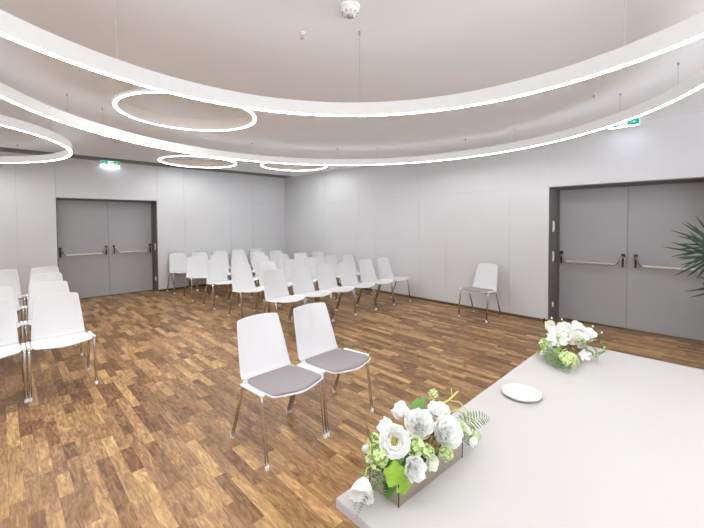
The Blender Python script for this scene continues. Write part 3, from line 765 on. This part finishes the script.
def arrangement_far():
    t = thing('flower_arrangement', 'round bushy arrangement of white flowers at the far table corner', 'flower arrangement', (2.17, .565, TZ), 0, 'flower arrangements on the table')
    P = lambda x, y, z: rel(t, (x, y, z))
    b0 = t.location
    planter(t, 2.12 - b0.x, 2.325 - b0.x, .512 - b0.y, .62 - b0.y, 0, .055, -.06)
    dd = (-.75, -.15, .65)
    daisy = ((18, 1.4, 1.0), (16, 1.15, .85), (13, .85, .6))
    d = bloom(t, P(2.16, .602, .850), dd, .055, 41, daisy, centre=False, name='chrysanthemum_bloom', wf=.13, ruff=.02)
    cluster(d, P(2.142, .600, .870), .014, 42, GREENW, 20, 'green_centre')
    R = random.Random(8)
    for i, (x, y, z, r) in enumerate([(2.25, .659, .890, .032), (2.30, .560, .895, .036), (2.28, .495, .870, .036), (2.22, .535, .862, .034), (2.14, .635, .795, .028), (2.12, .642, .758, .022), (2.22, .500, .825, .026), (2.25, .600, .893, .030), (2.20, .635, .880, .026), (2.30, .525, .880, .028), (2.27, .485, .845, .024), (2.24, .570, .885, .024), (2.18, .545, .835, .026), (2.12, .615, .800, .026), (2.18, .60, .82, .03), (2.20, .57, .855, .03), (2.25, .53, .84, .03), (2.17, .64, .83, .028), (2.10, .60, .785, .022), (2.22, .64, .86, .028)]):
        bloom(t, P(x, y, z - .004), (-.6 + R.uniform(-.4, .4), R.uniform(-.6, .4), .7 + R.uniform(-.2, .3)), r * 1.08, 50 + i, ((5, 1.15, 1), (5, .75, .8)) if i % 2 else ((6, 1.2, 1), (5, .7, .85), (3, .35, .6)), PETAL if i % 3 else PETALC, centre=False, name='white_bloom', wf=.55)
    for i in range(16):
        a = i * 2.4; q = math.sqrt((i + .5) / 16)
        bloom(t, P(2.215 + .07 * q * math.cos(a), .575 + .095 * q * math.sin(a), .918 - .05 * q * q + R.uniform(-.012, .008)), (-.6 + R.uniform(-.5, .5), R.uniform(-.8, .6), .8), R.uniform(.014, .021), 150 + i, ((5, 1.2, 1), (4, .6, .7)), PETAL if i % 4 else PETALC, centre=False, name='white_bloom', wf=.5)
    bloom(t, P(2.19, .497, .790), (-.6, -.6, .1), .034, 70, ((5, 1.3, 1),), centre=False, name='orchid_bloom', wf=.3)
    for i, (x, y, z, r) in enumerate([(2.055, .530, .789, .047), (2.14, .662, .808, .034), (2.15, .658, .780, .026), (2.19, .56, .80, .03), (2.22, .60, .80, .03), (2.24, .520, .850, .014), (2.22, .500, .85, .016)]):
        cluster(t, P(x, y, z), r, 80 + i, n=52 if r > .03 else 34)
    cluster(t, P(2.11, .590, .812), .021, 90, LIME, 30, 'lime_chrysanthemum')
    bm = bmesh.new(); R = random.Random(4)
    for k in range(55):
        c = Vector(P(2.15, .545, .812)) + Vector((R.gauss(0, .012), R.gauss(0, .017), R.gauss(0, .010)))
        q = Vector((R.uniform(-1, 1), R.uniform(-1, 1), R.uniform(-1, 1))).normalized() * .012; tube(bm, [c - q, c + Vector((.003, .004, .005)), c + q], .0018, 5)
    obj('dried_moss', bm, MOSS, t, True)
    fern(t, [P(2.12, .60, .80), P(2.065, .60, .795), P(2.02, .60, .745)], .046, 18, up=(-.8, -.2, .5))
    fern(t, [P(2.12, .57, .79), P(2.055, .572, .78), P(2.00, .565, .744)], .044, 18, up=(-.8, -.2, .5))
    fern(t, [P(2.09, .55, .77), P(2.03, .54, .765), P(1.97, .515, .744)], .036, 16, m=FERN, up=(-.5, -.2, .8))
    fern(t, [P(2.10, .62, .79), P(2.075, .635, .765), P(2.06, .64, .746)], .026, 12, up=(-.8, -.2, .5))
    for a, b, w_ in (((2.13, .66, .80), (2.10, .69, .755), .012), ((2.14, .66, .82), (2.13, .695, .79), .012), ((2.15, .66, .83), (2.15, .69, .83), .012), ((2.25, .47, .82), (2.23, .44, .80), .008),
                     ((2.24, .50, .80), (2.21, .45, .785), .014), ((2.26, .55, .87), (2.24, .53, .905), .010), ((2.20, .53, .84), (2.17, .51, .855), .010), ((2.12, .61, .80), (2.10, .60, .83), .012), ((2.18, .57, .84), (2.16, .555, .86), .010)):
        leaf(t, P(*a), P(*b), w_, LEAF if w_ > .009 else FERN)
    arc = [(2.25, .50, .84), (2.25, .455, .868), (2.25, .425, .860), (2.25, .412, .835), (2.25, .420, .805), (2.245, .440, .782), (2.24, .455, .772)]
    st = stem(t, [P(*a) for a in arc], .0014, LEAF, 'berry_stem')
    R = random.Random(2)
    for k in range(18):
        f = 1.2 + k * .26; i = min(int(f), 5); q = Vector(P(*arc[i])).lerp(Vector(P(*arc[i + 1])), f - i)
        e = q + Vector((R.uniform(-.01, .01), R.uniform(-.008, .008), R.uniform(-.008, .006))) * 1.1
        bm = bmesh.new(); tube(bm, [q, e], .0007, 5); bmesh.ops.create_icosphere(bm, subdivisions=2, radius=.0048, matrix=Matrix.Translation(e))
        obj('berry', bm, LEAF if k % 3 else STEM, st, True)
    for (a, b) in (((2.24, .66, .90), (2.225, .69, .915)), ((2.27, .60, .91), (2.26, .615, .94)), ((2.29, .52, .90), (2.28, .47, .925)), ((2.26, .47, .87), (2.26, .425, .905)), ((2.26, .65, .90), (2.25, .665, .94))):
        s_ = stem(t, [P(*a), P(*b)], .001, STEM)
        bm = bmesh.new(); lathe(bm, [(0, -.006), (.004, -.002), (.0035, .003), (0, .008)], 10, P(*b)); obj('small_bud', bm, PETALC, s_, True)
arrangement_far()

# ------------------------------------------------------------------ fan palm behind the table, its fronds reach in at right
PALM = mat('palm_leaf_green', (0.032, 0.058, 0.028), 0.42, spec=.45, noise=.35, nscale=9, transl=.12)
TRUNK = mat('palm_fibre', (0.07, 0.045, 0.025), 0.95, noise=.4, nscale=60, bump=.6)
POT = mat('pot_grey', (0.10, 0.10, 0.105), 0.45)
def palm():
    bx, by = 3.62, -.42
    t = thing('fan_palm', 'dark green fan palm with narrow leaflets reaching in at the right picture edge', 'potted plant', (bx, by, 0))
    bm = bmesh.new(); lathe(bm, [(0, 0), (.13, 0), (.14, .01), (.175, .36), (.185, .375), (.185, .40), (.165, .40), (.16, .36), (0, .355)], 40); obj('pot', bm, POT, t, True)
    bm = bmesh.new(); lathe(bm, [(0, .357), (.16, .357), (.158, .368), (0, .375)], 30); obj('soil', bm, MOSS, t, True)
    for k, (x, y, h) in enumerate(((0, 0, .82), (.05, .04, .66), (-.05, -.03, .60))):
        bm = bmesh.new(); tube(bm, [(x, y, .35), (x * 1.2, y * 1.2, .35 + h * .5), (x * 1.5, y * 1.4, .35 + h)], [.022, .020, .016], 12); obj('trunk', bm, TRUNK, t, True)
    R = random.Random(11)
    hubs = [(-.03, .43, 1.245, 0), (.06, .42, 1.31, 1), (-.10, .30, 1.06, 2), (.35, .10, 1.40, 3), (-.35, -.20, 1.35, 4), (.10, -.42, 1.25, 5), (-.25, -.05, 1.52, 6), (.22, -.32, 1.56, 7), (.40, -.15, 1.15, 8)]
    for hx, hy, hz, sd in hubs:
        hub = Vector((hx, hy, hz)); o_ = Vector((hx * .08, hy * .08, .95 + .2 * (hz > 1.3)))
        out = Vector((hx, hy, 0)).normalized()
        pet = obj_pet = bmesh.new(); tube(pet, [o_, (o_ + hub) / 2 + Vector((0, 0, .08)), hub], .005, 8)
        fr = obj('frond_stalk', pet, LEAF, t, True)
        bm = bmesh.new(); n = 15; side = out.cross(Vector((0, 0, 1)))
        for k in range(n):
            a = (-1 + 2 * k / (n - 1)) * 1.35 + .25 * (1 if sd % 2 == 0 else -1) + R.uniform(-.1, .1)
            d = (out * math.cos(a) + (side * .25 + Vector((0, 0, -.97))) * math.sin(a) * (1 if sd % 2 == 0 else -1) + side * .1 * R.uniform(-1, 1)).normalized()
            L = R.uniform(.20, .31) * (1 - .12 * abs(a)); b_ = hub + d * L + Vector((0, 0, -.05 * L))
            leaf_mesh(bm, hub, b_, .0075, side if abs(d.dot(side)) < .9 else (0, 0, 1), .35, .03, 6)
        obj('fan_leaf', bm, PALM, fr, False, recalc=False)
palm()
#F1
